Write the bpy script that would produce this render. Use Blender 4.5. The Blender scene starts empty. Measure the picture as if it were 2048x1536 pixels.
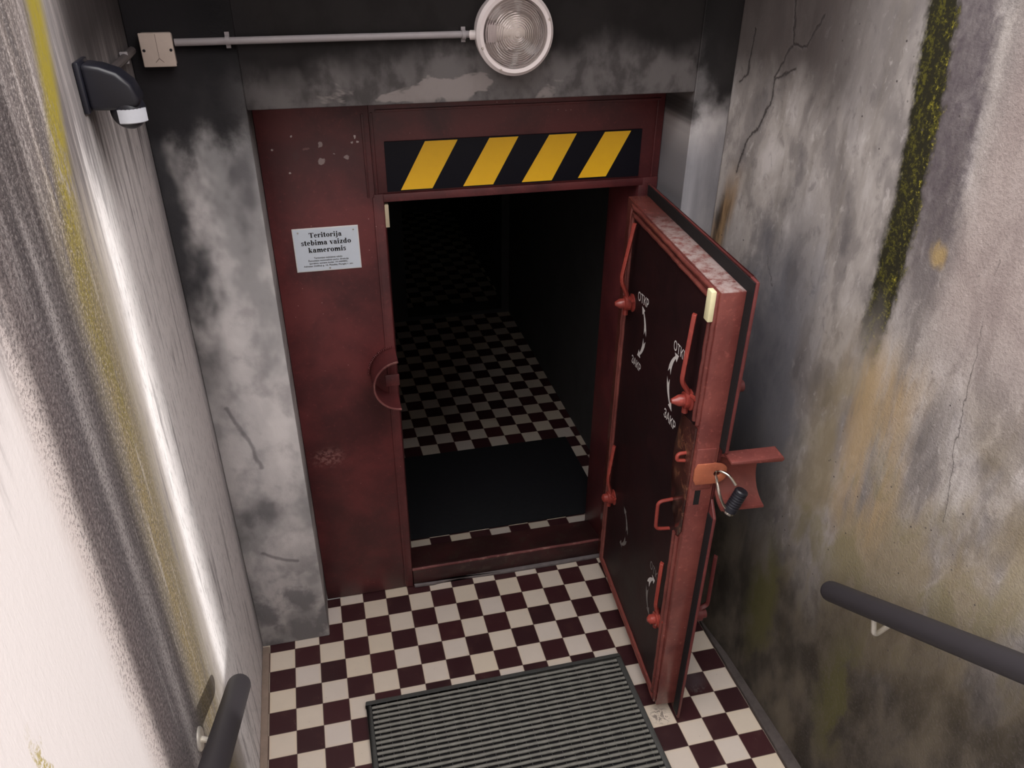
import bpy, bmesh, math, random
from mathutils import Vector, Matrix
random.seed(7)
SC = bpy.context.scene
COL = SC.collection
PI = math.pi

# ------------------------------------------------------------------ camera
cd = bpy.data.cameras.new('camera'); cam = bpy.data.objects.new('camera', cd); COL.objects.link(cam)
R = ((0.9717369599, 0.1193083630, -0.2036978037), (-0.2360051362, 0.5106260135, -0.8267784770), (0.0053718108, 0.8514849316, 0.5243515565))
P = (0.4018040, -2.4151330, 2.5891332)
cam.matrix_world = Matrix(((R[0][0], R[0][1], R[0][2], P[0]), (R[1][0], R[1][1], R[1][2], P[1]), (R[2][0], R[2][1], R[2][2], P[2]), (0, 0, 0, 1)))
cd.sensor_width = 36.0; cd.sensor_fit = 'HORIZONTAL'
cd.lens = 1584.2534 * 36.0 / 2048.0
cd.shift_x = (1024 - 1012.184) / 2048.0
cd.shift_y = (813.303 - 768) / 2048.0
cd.clip_start = 0.02
SC.camera = cam

# ------------------------------------------------------------------ sky, sun, exposure
w = bpy.data.worlds.new('sky'); SC.world = w; w.use_nodes = True
bg = w.node_tree.nodes['Background']
bg.inputs['Strength'].default_value = 5.3
_t = w.node_tree; _tc = _t.nodes.new('ShaderNodeTexCoord'); _sx = _t.nodes.new('ShaderNodeSeparateXYZ'); _cr = _t.nodes.new('ShaderNodeValToRGB')
_t.links.new(_tc.outputs['Generated'], _sx.inputs[0]); _t.links.new(_sx.outputs[2], _cr.inputs[0]); _t.links.new(_cr.outputs[0], bg.inputs['Color'])
_cr.color_ramp.interpolation = 'EASE'; _e = _cr.color_ramp.elements          # dark forest edge up to an overcast zenith
_e[0].position = 0.12; _e[0].color = (0.03, 0.029, 0.027, 1); _e[1].position = 0.62; _e[1].color = (1.0, 0.965, 0.955, 1)
sl = bpy.data.lights.new('sun', 'SUN'); so = bpy.data.objects.new('sun', sl); COL.objects.link(so)
so.rotation_euler = Vector((-1.0, 0.79, -0.70)).to_track_quat('-Z', 'Y').to_euler()
sl.energy = 3.6; sl.angle = math.radians(0.9); sl.color = (1.0, 0.965, 0.94)
vs = SC.view_settings; vs.view_transform = 'Standard'; vs.look = 'None'; vs.exposure = 0.0; vs.gamma = 1.0; vs.use_curve_mapping = False
SC.cycles.use_denoising = True
SC.cycles.max_bounces = 8; SC.cycles.diffuse_bounces = 5; SC.cycles.glossy_bounces = 4; SC.cycles.transmission_bounces = 8

# ------------------------------------------------------------------ node helper
class G:
    def __init__(s, name, rough=0.7, spec=0.5, metal=0.0):
        s.m = bpy.data.materials.new(name); s.m.use_nodes = True
        s.t = s.m.node_tree; s.n = s.t.nodes; s.b = s.n['Principled BSDF']
        s.b.inputs['Roughness'].default_value = rough; s.b.inputs['Metallic'].default_value = metal
        s.b.inputs['Specular IOR Level'].default_value = spec
    def put(s, sock, v):
        if isinstance(v, bpy.types.NodeSocket): s.t.links.new(v, sock)
        elif isinstance(v, (tuple, list)):
            n = len(sock.default_value); v = tuple(v)
            sock.default_value = (v + (1,))[:n] if len(v) < n else v[:n]
        else:
            try: sock.default_value = v
            except Exception: sock.default_value = (v, v, v)
    def m_(s, op, a, b=0.0, c=0.0, clamp=False):
        n = s.n.new('ShaderNodeMath'); n.operation = op; n.use_clamp = clamp
        s.put(n.inputs[0], a); s.put(n.inputs[1], b); s.put(n.inputs[2], c); return n.outputs[0]
    def add(s, a, b): return s.m_('ADD', a, b)
    def sub(s, a, b): return s.m_('SUBTRACT', a, b)
    def mul(s, a, b): return s.m_('MULTIPLY', a, b)
    def mx(s, a, b): return s.m_('MAXIMUM', a, b)
    def mn(s, a, b): return s.m_('MINIMUM', a, b)
    def ma(s, a, b, c): return s.m_('MULTIPLY_ADD', a, b, c)
    def ss(s, x, a, b, lo=0.0, hi=1.0):     # smooth step
        n = s.n.new('ShaderNodeMapRange'); n.interpolation_type = 'SMOOTHSTEP'
        if a > b: a, b, lo, hi = b, a, hi, lo
        s.put(n.inputs['Value'], x); n.inputs['From Min'].default_value = a; n.inputs['From Max'].default_value = b
        n.inputs['To Min'].default_value = lo; n.inputs['To Max'].default_value = hi; return n.outputs['Result']
    def band(s, x, c, hw, soft):            # 1 inside c+-hw fading over soft
        d = s.m_('ABSOLUTE', s.sub(x, c)); return s.ss(d, hw, hw + soft, 1.0, 0.0)
    def blob(s, x, y, cx, cy, rx, ry, soft=0.5):
        a = s.mul(s.sub(x, cx), 1 / rx); b = s.mul(s.sub(y, cy), 1 / ry)
        return s.ss(s.m_('SQRT', s.add(s.mul(a, a), s.mul(b, b))), 1 - soft, 1 + soft, 1.0, 0.0)
    def vec(s, x=0.0, y=0.0, z=0.0):
        n = s.n.new('ShaderNodeCombineXYZ'); s.put(n.inputs[0], x); s.put(n.inputs[1], y); s.put(n.inputs[2], z); return n.outputs[0]
    def pos(s, local=False):
        if local: o = s.n.new('ShaderNodeTexCoord').outputs['Object']
        else: o = s.n.new('ShaderNodeNewGeometry').outputs['Position']
        q = s.n.new('ShaderNodeSeparateXYZ'); s.t.links.new(o, q.inputs[0]); s.P = o
        return q.outputs[0], q.outputs[1], q.outputs[2]
    def noise(s, v, scale=5.0, det=4.0, rough=0.55, dist=0.0):
        n = s.n.new('ShaderNodeTexNoise'); s.put(n.inputs['Vector'], v); n.inputs['Scale'].default_value = scale
        n.inputs['Detail'].default_value = det; n.inputs['Roughness'].default_value = rough; n.inputs['Distortion'].default_value = dist
        return n.outputs['Fac']
    def vor(s, v, scale=5.0):
        n = s.n.new('ShaderNodeTexVoronoi'); s.put(n.inputs['Vector'], v); n.inputs['Scale'].default_value = scale; return n.outputs['Distance']
    def white(s, v):
        n = s.n.new('ShaderNodeTexWhiteNoise'); n.noise_dimensions = '3D'; s.put(n.inputs['Vector'], v); return n.outputs['Value']
    def mix(s, f, a, b):
        n = s.n.new('ShaderNodeMix'); n.data_type = 'RGBA'; s.put(n.inputs['Factor'], f); s.put(n.inputs['A'], a) if False else None
        ia = [i for i in n.inputs if i.name == 'A' and i.type == 'RGBA'][0]; ib = [i for i in n.inputs if i.name == 'B' and i.type == 'RGBA'][0]
        s.put(ia, a); s.put(ib, b); return [o for o in n.outputs if o.type == 'RGBA'][0]
    def ramp(s, f, stops):
        n = s.n.new('ShaderNodeValToRGB'); s.put(n.inputs[0], f); e = n.color_ramp.elements
        n.color_ramp.interpolation = 'EASE'
        while len(e) < len(stops): e.new(0.5)
        for k, (p, c) in enumerate(stops):
            e[k].position = p; e[k].color = (c + (1,)) if len(c) == 3 else c
        return n.outputs[0]
    def scale(s, c, f):
        n = s.n.new('ShaderNodeVectorMath'); n.operation = 'SCALE'; s.put(n.inputs[0], c); s.put(n.inputs['Scale'], f); return n.outputs[0]
    def color(s, c): s.put(s.b.inputs['Base Color'], c)
    def rough(s, c): s.put(s.b.inputs['Roughness'], c)
    def bump(s, h, strength=0.3, dist=0.01):
        n = s.n.new('ShaderNodeBump'); s.put(n.inputs['Height'], h); n.inputs['Strength'].default_value = strength
        n.inputs['Distance'].default_value = dist; s.t.links.new(n.outputs[0], s.b.inputs['Normal'])
    def segs(s, a, b, lines):               # min distance to polylines in the (a,b) plane
        best = None
        for L in lines:
            for (x0, y0), (x1, y1) in zip(L, L[1:]):
                dx, dy = x1 - x0, y1 - y0; l2 = dx * dx + dy * dy
                px = s.sub(a, x0); py = s.sub(b, y0)
                t = s.m_('MULTIPLY', s.add(s.mul(px, dx), s.mul(py, dy)), 1 / l2, clamp=True)
                ex = s.sub(px, s.mul(t, dx)); ey = s.sub(py, s.mul(t, dy))
                d = s.m_('SQRT', s.add(s.mul(ex, ex), s.mul(ey, ey)))
                best = d if best is None else s.mn(best, d)
        return best

def plain(name, col, rough=0.5, spec=0.5, metal=0.0, var=0.15, vs_=20, bump=0.0):
    g = G(name, rough, spec, metal); g.pos(True)
    n = g.noise(g.P, vs_, 4, 0.6)
    g.color(g.mix(n, tuple(c * (1 - var) for c in col), tuple(min(1, c * (1 + var)) for c in col)))
    if bump: g.bump(g.noise(g.P, vs_ * 4, 3), bump, 0.002)
    return g.m

# ------------------------------------------------------------------ mesh helper
class MB:
    def __init__(s): s.v = []; s.f = []
    def raw(s, vs, fs, M=None):
        o = len(s.v); s.v += [tuple(M @ Vector(v)) if M else tuple(v) for v in vs]; s.f += [tuple(i + o for i in f) for f in fs]; return s
    def box(s, x0, x1, y0, y1, z0, z1):
        x0, x1 = min(x0, x1), max(x0, x1); y0, y1 = min(y0, y1), max(y0, y1); z0, z1 = min(z0, z1), max(z0, z1)
        return s.raw([(x0,y0,z0),(x1,y0,z0),(x1,y1,z0),(x0,y1,z0),(x0,y0,z1),(x1,y0,z1),(x1,y1,z1),(x0,y1,z1)],
                     [(0,3,2,1),(4,5,6,7),(0,1,5,4),(1,2,6,5),(2,3,7,6),(3,0,4,7)])
    def prism(s, poly, a, b, axis=2):       # polygon in the two other axes, extruded along axis from a to b
        n = len(poly); vs = []
        for h in (a, b):
            for (p, q) in poly:
                vs.append({0: (h, p, q), 1: (p, h, q), 2: (p, q, h)}[axis])
        return s.raw(vs, [tuple(range(n))[::-1], tuple(range(n, 2 * n))] + [(i, (i + 1) % n, n + (i + 1) % n, n + i) for i in range(n)])
    def tube(s, pts, r, seg=10, caps=True, closed=False, flat=None):
        pts = [Vector(p) for p in pts]; n = len(pts); rs = r if isinstance(r, (list, tuple)) else [r] * n
        up = None; rings = []
        for i, p in enumerate(pts):
            if closed: d = (pts[(i + 1) % n] - pts[i - 1]).normalized()
            else: d = (pts[min(i + 1, n - 1)] - pts[max(i - 1, 0)]).normalized()
            if up is None:
                up = Vector((0, 0, 1)) if abs(d.z) < 0.9 else Vector((0, 1, 0))
                if flat: up = Vector(flat[0])
            u = (up - d * up.dot(d)).normalized(); w_ = d.cross(u).normalized(); up = u
            fu, fw = (flat[1], flat[2]) if flat else (1, 1)
            rings.append([p + u * math.cos(2 * PI * k / seg) * rs[i] * fu + w_ * math.sin(2 * PI * k / seg) * rs[i] * fw for k in range(seg)])
        vs = [v for rg in rings for v in rg]; fs = []
        for i in range(n if closed else n - 1):
            j = (i + 1) % n
            for k in range(seg): fs.append((i * seg + k, i * seg + (k + 1) % seg, j * seg + (k + 1) % seg, j * seg + k))
        if caps and not closed: fs += [tuple(range(seg))[::-1], tuple((n - 1) * seg + k for k in range(seg))]
        return s.raw(vs, fs)
    def lathe(s, prof, M=None, seg=32, a0=0.0, a1=2 * PI):   # profile (r, h) about local z
        full = abs(a1 - a0 - 2 * PI) < 1e-6; c = seg if full else seg + 1; vs = []
        for i in range(c):
            a = a0 + (a1 - a0) * i / seg
            for (r, h) in prof: vs.append((r * math.cos(a), r * math.sin(a), h))
        m = len(prof); fs = []
        for i in range(seg):
            j = (i + 1) % c
            for k in range(m - 1): fs.append((i * m + k, j * m + k, j * m + k + 1, i * m + k + 1))
        return s.raw(vs, fs, M)
    def build(s, name, mat, parent=None, smooth=35, bevel=0.0, seg=2, fix=True, loc=None):
        me = bpy.data.meshes.new(name); me.from_pydata(s.v, [], s.f)
        bm = bmesh.new(); bm.from_mesh(me)
        bmesh.ops.remove_doubles(bm, verts=bm.verts, dist=1e-6)
        if fix: bmesh.ops.recalc_face_normals(bm, faces=bm.faces)
        if bevel > 0:
            es = [e for e in bm.edges if len(e.link_faces) == 2 and e.calc_face_angle(0) > 0.6]
            bmesh.ops.bevel(bm, geom=es, offset=bevel, segments=seg, profile=0.5, affect='EDGES', clamp_overlap=True)
        if loc is not None: bmesh.ops.translate(bm, verts=bm.verts, vec=-Vector(loc))
        bm.to_mesh(me); bm.free()
        if smooth: me.shade_smooth(); me.set_sharp_from_angle(angle=math.radians(smooth))
        me.materials.append(mat)
        o = bpy.data.objects.new(name, me); COL.objects.link(o)
        if loc is not None: o.location = loc
        if parent: o.parent = parent
        return o
def arcpts(c, r, a0, a1, n, f): return [f(c[0] + r * math.cos(a0 + (a1 - a0) * k / n), c[1] + r * math.sin(a0 + (a1 - a0) * k / n)) for k in range(n + 1)]
def fillet(pts, r, n=5):
    pts = [Vector(p) for p in pts]; out = [pts[0]]
    for a, b, c in zip(pts, pts[1:], pts[2:]):
        u = (a - b); v = (c - b); l = min(r, u.length * .45, v.length * .45); p, q = b + u.normalized() * l, b + v.normalized() * l
        for k in range(n + 1):
            t = k / n; out.append(p * (1 - t) ** 2 + b * 2 * t * (1 - t) + q * t * t)
    return out + [pts[-1]]
def empty(name, loc=(0, 0, 0), rz=0.0):
    o = bpy.data.objects.new(name, None); COL.objects.link(o); o.location = loc; o.rotation_euler = (0, 0, rz); o.empty_display_size = 0.1; return o
def tag(o, label=None, cat=None, group=None, kind=None):
    for k, v in (('label', label), ('category', cat), ('group', group), ('kind', kind)):
        if v: o[k] = v
    return o
def struct(o): o['kind'] = 'structure'; return o

# ------------------------------------------------------------------ materials: plaster walls
def mat_left():
    g = G('left_wall_plaster', 0.8, 0.25); x, y, z = g.pos()
    wob = g.noise(g.vec(0.0, g.mul(y, 3.0), g.mul(z, 1.2)), 1.0, 3, 0.5)
    yy = g.ma(g.sub(wob, 0.5), 0.10, y)
    streak = g.noise(g.vec(0.0, g.mul(y, 30.0), g.mul(z, 2.0)), 1.0, 6, 0.65)
    fine = g.noise(g.vec(0.0, g.mul(y, 90.0), g.mul(z, 22.0)), 1.0, 5, 0.7)
    grain = g.noise(g.vec(0.0, g.mul(y, 130.0), g.mul(z, 130.0)), 1.0, 3, 0.7)
    def T(v): return (v + 1.6) / 1.7
    yr = g.ma(g.sub(fine, 0.5), 0.05, yy)
    c = g.ramp(g.mul(g.add(yr, 1.6), 1 / 1.7), [  # stains, with the sunlit patch and shaded bar partly painted into the tones
        (T(-1.40), (0.56, 0.515, 0.505)), (T(-1.30), (0.45, 0.39, 0.37)), (T(-1.24), (0.21, 0.175, 0.175)), (T(-1.15), (0.17, 0.15, 0.155)), (T(-1.105), (0.42, 0.385, 0.38)),
        (T(-1.05), (0.17, 0.15, 0.15)), (T(-0.99), (0.16, 0.135, 0.10)), (T(-0.93), (0.20, 0.155, 0.075)), (T(-0.85), (0.185, 0.15, 0.09)), (T(-0.79), (0.27, 0.235, 0.19)),
        (T(-0.73), (0.40, 0.36, 0.33)), (T(-0.67), (0.86, 0.82, 0.81)), (T(-0.56), (0.80, 0.76, 0.75)), (T(-0.44), (0.74, 0.69, 0.68)),
        (T(-0.25), (0.66, 0.61, 0.60)), (T(-0.06), (0.58, 0.53, 0.525)), (T(0.04), (0.26, 0.235, 0.24))])
    coarse = g.noise(g.vec(0.0, g.mul(y, 7.0), g.mul(z, 2.2)), 1.0, 5, 0.6, 0.3)
    # upper part of the wall: grey grime, the white streak starts lower
    up = g.ss(g.ma(g.sub(streak, 0.5), 0.6, z), 1.95, 2.30)
    c = g.mix(g.mul(up, 0.9), c, g.mix(g.ss(streak, 0.35, 0.62), (0.24, 0.205, 0.20), (0.08, 0.068, 0.068)))
    # dark and pale streaks
    away = g.ss(y, -1.34, -1.24)
    dk = g.mul(g.ss(streak, 0.50, 0.64), g.ss(coarse, 0.42, 0.60)); c = g.mix(g.mul(g.mul(dk, 0.62), away), c, (0.13, 0.115, 0.12))
    lt = g.ss(streak, 0.46, 0.34); c = g.mix(g.mul(g.mul(lt, 0.28), away), c, (0.60, 0.56, 0.54))
    c = g.mix(g.mul(g.mul(g.ss(fine, 0.52, 0.62), 0.32), away), c, (0.13, 0.12, 0.12))
    # moss streak
    line = g.add(y, g.mul(g.ss(z, 1.95, 2.55), -0.20)); line = g.ma(g.sub(wob, 0.5), 0.10, line)
    ms = g.mul(g.band(line, -0.915, 0.016, 0.06), g.ss(g.add(g.add(g.mul(fine, 0.6), g.mul(coarse, 0.5)), g.mul(z, 0.17)), 0.80, 0.95))
    c = g.mix(ms, c, g.mix(g.ss(g.ma(g.sub(fine, 0.5), 0.8, z), 1.9, 2.35), (0.17, 0.135, 0.045), (0.24, 0.19, 0.025)))
    # speckled coarse render towards the stairs, smooth pale tone of the sunlit patch painted beyond it
    gr = g.mul(g.ss(y, -0.74, -0.92), g.ss(g.ma(g.sub(coarse, 0.5), 0.10, y), -1.37, -1.30))
    c = g.mix(g.mul(g.mul(gr, g.ss(grain, 0.50, 0.60)), 0.65), c, (0.075, 0.062, 0.065))
    c = g.mix(g.mul(g.mul(gr, g.ss(grain, 0.45, 0.38)), 0.45), c, (0.44, 0.39, 0.375))
    spot = g.mul(g.blob(g.ma(g.sub(fine, 0.5), 0.08, y), z, -1.66, 1.60, 0.012, 0.09, 0.5), g.ss(grain, 0.40, 0.55)); c = g.mix(spot, c, (0.30, 0.24, 0.06))
    # black mould in the top corner
    top = g.mul(g.ss(g.ma(g.sub(wob, 0.5), 0.3, z), 2.20, 2.38), g.ss(y, -0.66, -0.46)); c = g.mix(g.mul(top, 0.9), c, (0.035, 0.028, 0.028))
    g.color(c); g.bump(g.add(g.mul(grain, g.add(gr, 0.15)), g.mul(fine, 0.4)), 0.5, 0.006); return g.m

def mat_right():
    g = G('right_wall_plaster', 0.7, 0.25); x, y, z = g.pos()
    big = g.noise(g.vec(7.0, g.mul(y, 2.6), g.mul(z, 1.5)), 1.0, 5, 0.6, 0.4)
    med = g.noise(g.vec(3.0, g.mul(y, 7.5), g.mul(z, 4.0)), 1.0, 6, 0.56, 0.2)
    streak = g.noise(g.vec(1.0, g.mul(y, 13.0), g.mul(z, 1.8)), 1.0, 6, 0.6)
    fine = g.noise(g.vec(0.0, g.mul(y, 110.0), g.mul(z, 110.0)), 1.0, 3, 0.7)
    c = g.ramp(med, [(0.32, (0.15, 0.135, 0.135)), (0.44, (0.25, 0.225, 0.215)), (0.53, (0.37, 0.335, 0.315)), (0.68, (0.50, 0.46, 0.445))])
    c = g.mix(g.mul(g.ss(big, 0.52, 0.66), 0.6), c, (0.20, 0.18, 0.175))
    c = g.mix(g.mul(g.ss(streak, 0.50, 0.68), 0.55), c, (0.20, 0.175, 0.155))
    mot0 = g.noise(g.vec(9.0, g.mul(y, 30.0), g.mul(z, 17.0)), 1.0, 7, 0.68, 0.4)
    c = g.mix(g.mul(g.ss(mot0, 0.54, 0.68), 0.5), c, (0.15, 0.132, 0.132)); c = g.mix(g.mul(g.ss(mot0, 0.44, 0.32), 0.35), c, (0.62, 0.57, 0.55))
    c = g.mix(g.mul(g.mul(g.ss(y, -0.88, -1.0), g.ss(z, 1.5, 1.9)), 0.6), c, (0.36, 0.285, 0.265))
    tn = g.noise(g.vec(15.0, g.mul(y, 3.5), g.mul(z, 1.6)), 1.0, 4, 0.55, 0.2)
    c = g.mix(g.mul(g.mul(g.ss(tn, 0.44, 0.58), g.ss(z, 1.75, 1.35)), g.mul(g.ss(y, -0.5, -0.7), 0.75)), c, g.mix(med, (0.20, 0.155, 0.085), (0.33, 0.27, 0.175)))
    # ochre run below the moss
    oc = g.mul(g.band(g.ma(g.sub(big, 0.5), 0.3, y), -0.86, 0.05, 0.14), g.mul(g.ss(z, 0.85, 1.25), g.ss(z, 1.70, 1.5)))
    c = g.mix(g.mul(g.mul(oc, g.ss(streak, 0.62, 0.40)), 0.8), c, (0.40, 0.285, 0.155))
    gy = g.mul(g.ss(med, 0.50, 0.62), g.mul(g.ss(z, 1.5, 1.1), g.ss(y, -0.45, -0.65))); c = g.mix(g.mul(gy, 0.7), c, (0.20, 0.17, 0.09))
    # bluish dark patch behind the door
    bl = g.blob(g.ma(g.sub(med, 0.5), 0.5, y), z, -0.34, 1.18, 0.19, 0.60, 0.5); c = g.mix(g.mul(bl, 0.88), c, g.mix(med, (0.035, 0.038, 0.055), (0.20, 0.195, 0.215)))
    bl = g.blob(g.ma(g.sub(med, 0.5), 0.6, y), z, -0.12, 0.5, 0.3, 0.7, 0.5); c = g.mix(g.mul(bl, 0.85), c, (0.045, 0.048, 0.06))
    # dark moss band
    wob = g.noise(g.vec(0.0, g.mul(y, 5.0), g.mul(z, 3.0)), 1.0, 4, 0.6)
    mott = g.noise(g.vec(5.0, g.mul(y, 38.0), g.mul(z, 26.0)), 1.0, 5, 0.65, 0.2)
    yl = g.ma(g.sub(wob, 0.5), 0.06, g.ma(g.sub(mott, 0.5), 0.05, y)); yl = g.add(yl, g.mul(g.ss(z, 1.9, 2.55), -0.055))
    fade = g.ss(g.ma(g.sub(med, 0.5), 0.4, z), 1.50, 1.74)
    purple = g.mul(g.band(yl, -0.850, 0.055, 0.05), g.ss(z, 1.55, 2.1)); c = g.mix(g.mul(purple, g.ma(mott, 0.9, 0.35)), c, (0.085, 0.068, 0.078))
    ms = g.mul(g.band(yl, -0.757, 0.034, 0.025), fade)
    mc = g.mix(g.ss(g.add(g.mul(fine, 0.5), g.mul(mott, 0.5)), 0.48, 0.60), (0.020, 0.018, 0.009), (0.085, 0.078, 0.012))
    mc = g.mix(g.mul(g.mul(g.ss(fine, 0.56, 0.66), g.ss(mott, 0.50, 0.58)), g.ss(yl, -0.745, -0.775)), mc, (0.36, 0.30, 0.03))
    c = g.mix(ms, c, mc)
    # small yellow stain
    ys = g.blob(g.ma(g.sub(med, 0.5), 0.12, y), g.ma(g.sub(med, 0.5), 0.1, z), -0.905, 1.90, 0.026, 0.028, 0.5); c = g.mix(g.mul(ys, 0.7), c, (0.42, 0.29, 0.11))
    # green patch low by the door
    gp = g.mul(g.blob(g.ma(g.sub(med, 0.5), 0.3, y), z, -0.58, 0.45, 0.07, 0.26, 0.6), g.ss(med, 0.34, 0.50)); gp = g.mx(gp, g.mul(g.blob(g.ma(g.sub(med, 0.5), 0.4, y), z, -1.02, 0.45, 0.08, 0.25, 0.6), g.ss(med, 0.42, 0.54)))
    # grime low down, with shade from the stairs painted in
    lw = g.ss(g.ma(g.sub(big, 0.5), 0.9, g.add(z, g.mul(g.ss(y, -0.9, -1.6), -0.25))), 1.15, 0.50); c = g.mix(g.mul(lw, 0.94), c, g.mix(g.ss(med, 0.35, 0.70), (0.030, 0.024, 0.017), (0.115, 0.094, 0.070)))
    c = g.mix(g.mul(gp, 0.7), c, (0.085, 0.080, 0.022))
    up = g.mul(g.ss(g.ma(g.sub(big, 0.5), 0.5, z), 2.00, 2.30), g.ss(g.ma(g.sub(med, 0.5), 0.3, y), -0.60, -0.30)); c = g.mix(g.mul(up, 0.92), c, g.mix(streak, (0.030, 0.023, 0.022), (0.085, 0.068, 0.064)))
    # rusty corner run and cracks
    a = g.ma(g.sub(med, 0.5), 0.025, y); b = g.ma(g.sub(big, 0.5), 0.02, z)
    ru = g.mul(g.segs(a, b, [[(-0.05, 1.93), (-0.016, 1.782), (0.002, 1.69), (0.02, 1.55)]]), 1.0)
    c = g.mix(g.mul(g.ss(ru, 0.055, 0.012), g.ss(z, 1.95, 1.75)), c, g.mix(g.ss(streak, 0.42, 0.55), (0.05, 0.035, 0.025), (0.27, 0.17, 0.09)))
    a = g.ma(g.sub(mot0, 0.5), 0.035, a); b = g.ma(g.sub(g.noise(g.vec(2.0, g.mul(y, 30.0), g.mul(z, 17.0)), 1.0, 5, 0.6), 0.5), 0.035, b)
    cr = g.segs(a, b, [[(-0.168, 2.42), (-0.193, 2.288), (-0.143, 2.19), (-0.143, 2.12), (-0.116, 2.045), (-0.066, 1.99), (-0.042, 1.88)],
                       [(-0.193, 2.288), (-0.244, 2.284), (-0.295, 2.371)], [(-0.142, 2.182), (-0.221, 2.221)], [(-0.022, 2.306), (-0.02, 2.178), (0.015, 2.155)]])
    ct = g.segs(a, b, [[(-1.07, 1.958), (-1.09, 1.772), (-1.119, 1.514), (-1.165, 1.30)], [(-0.226, 1.70), (-0.26, 1.63), (-0.295, 1.58)]])
    c = g.mix(g.mul(g.ss(ct, 0.0025, 0.0006), g.mul(g.ss(med, 0.40, 0.55), 0.7)), c, (0.05, 0.04, 0.04))
    c = g.mix(g.mul(g.ss(cr, 0.014, 0.0), 0.35), c, (0.10, 0.085, 0.08)); c = g.mix(g.mul(g.ss(cr, 0.0045, 0.0008), 0.8), c, (0.03, 0.024, 0.024))
    pits = g.vor(g.vec(0.0, y, z), 26.0); c = g.mix(g.mul(g.ss(pits, 0.10, 0.05), g.ss(big, 0.5, 0.6)), c, (0.06, 0.05, 0.05))
    gr = g.ss(y, -0.70, -0.95); c = g.mix(g.mul(gr, g.mul(g.ss(fine, 0.52, 0.62), 0.22)), c, (0.16, 0.13, 0.13))
    g.color(c); g.bump(g.sub(g.add(g.mul(fine, g.ma(gr, 0.8, 0.25)), g.mul(med, 1.5)), g.ss(cr, 0.006, 0.0)), 0.45, 0.006); return g.m

def mat_front():
    g = G('front_wall_concrete', 0.8, 0.15); x, y, z = g.pos()
    big = g.noise(g.vec(g.mul(x, 3.6), 0.0, g.mul(z, 2.4)), 1.0, 4, 0.55, 0.1)
    med = g.noise(g.vec(g.mul(x, 10.0), 3.0, g.mul(z, 8.0)), 1.0, 5, 0.55, 0.1)
    fine = g.noise(g.P, 90.0, 3, 0.6)
    c = g.ramp(big, [(0.30, (0.15, 0.14, 0.145)), (0.42, (0.30, 0.285, 0.285)), (0.52, (0.47, 0.44, 0.435)), (0.66, (0.60, 0.56, 0.55))])
    c = g.mix(g.mul(g.ss(med, 0.48, 0.70), 0.5), c, (0.22, 0.20, 0.205))
    # the lintel band: dark render with pale flakes
    lin = g.ss(g.ma(g.sub(med, 0.5), 0.10, z), 2.00, 2.10)
    lc = g.mix(g.ss(med, 0.44, 0.62), (0.15, 0.138, 0.138), (0.075, 0.068, 0.068))
    fl = g.mul(g.ss(g.noise(g.vec(g.mul(x, 6.0), 1.0, g.mul(z, 11.0)), 1.0, 4, 0.5, 0.3), 0.53, 0.57), g.mul(g.band(z, 2.165, 0.025, 0.04), g.band(x, 0.80, 0.28, 0.15)))
    lc = g.mix(g.mul(fl, 0.7), lc, (0.33, 0.29, 0.28))
    c = g.mix(lin, c, lc)
    rj = g.ss(x, 1.55, 1.62); c = g.mix(g.mul(rj, g.mul(g.ss(z, 2.05, 1.9), 0.8)), c, g.mix(g.noise(g.vec(g.mul(x, 22.0), 0.0, g.mul(z, 2.0)), 1.0, 4), (0.07, 0.07, 0.085), (0.36, 0.35, 0.37)))
    # black mould: top edge and the left corner
    tp = g.ss(g.add(g.ma(g.sub(big, 0.5), 0.30, z), g.mul(g.ss(x, 0.9, 0.2), 0.06)), 2.22, 2.33)
    c = g.mix(g.mul(tp, 0.95), c, (0.014, 0.012, 0.012))
    c = g.mix(g.mul(g.mul(g.ss(g.ma(g.sub(med, 0.5), 0.2, x), 1.58, 1.68), g.ss(g.ma(g.sub(med, 0.5), 0.3, z), 2.02, 2.14)), 0.93), c, (0.016, 0.014, 0.014))
    lf = g.mul(g.ss(g.ma(g.sub(big, 0.5), 0.45, x), 0.11, 0.0), g.ss(z, 1.1, 1.5)); c = g.mix(g.mul(lf, 0.93), c, (0.02, 0.02, 0.024))
    lf = g.mul(g.ss(x, 0.36, 0.16), g.ss(g.ma(g.sub(med, 0.5), 0.35, z), 1.98, 2.10)); c = g.mix(g.mul(lf, 0.9), c, (0.022, 0.02, 0.022))
    st = g.blob(g.ma(g.sub(med, 0.5), 0.2, x), g.ma(g.sub(med, 0.5), 0.15, z), 0.08, 0.70, 0.07, 0.05, 0.6); c = g.mix(g.mul(st, 0.7), c, (0.10, 0.095, 0.10))
    bo = g.ss(g.ma(g.sub(med, 0.5), 0.25, z), 0.55, 0.25); c = g.mix(g.mul(bo, g.ss(med, 0.40, 0.6)), c, (0.20, 0.19, 0.195))
    cr = g.segs(g.ma(g.sub(med, 0.5), 0.05, x), g.ma(g.sub(big, 0.5), 0.05, z), [[(0.03, 1.16), (0.06, 1.06), (0.09, 0.97), (0.10, 0.9)], [(0.05, 0.50), (0.11, 0.46), (0.17, 0.44)]])
    c = g.mix(g.mul(g.ss(cr, 0.012, 0.002), 0.55), c, (0.07, 0.065, 0.07))
    g.color(c); g.bump(g.add(g.mul(med, 2.0), g.mul(fine, 0.4)), 0.4, 0.005); return g.m

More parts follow.
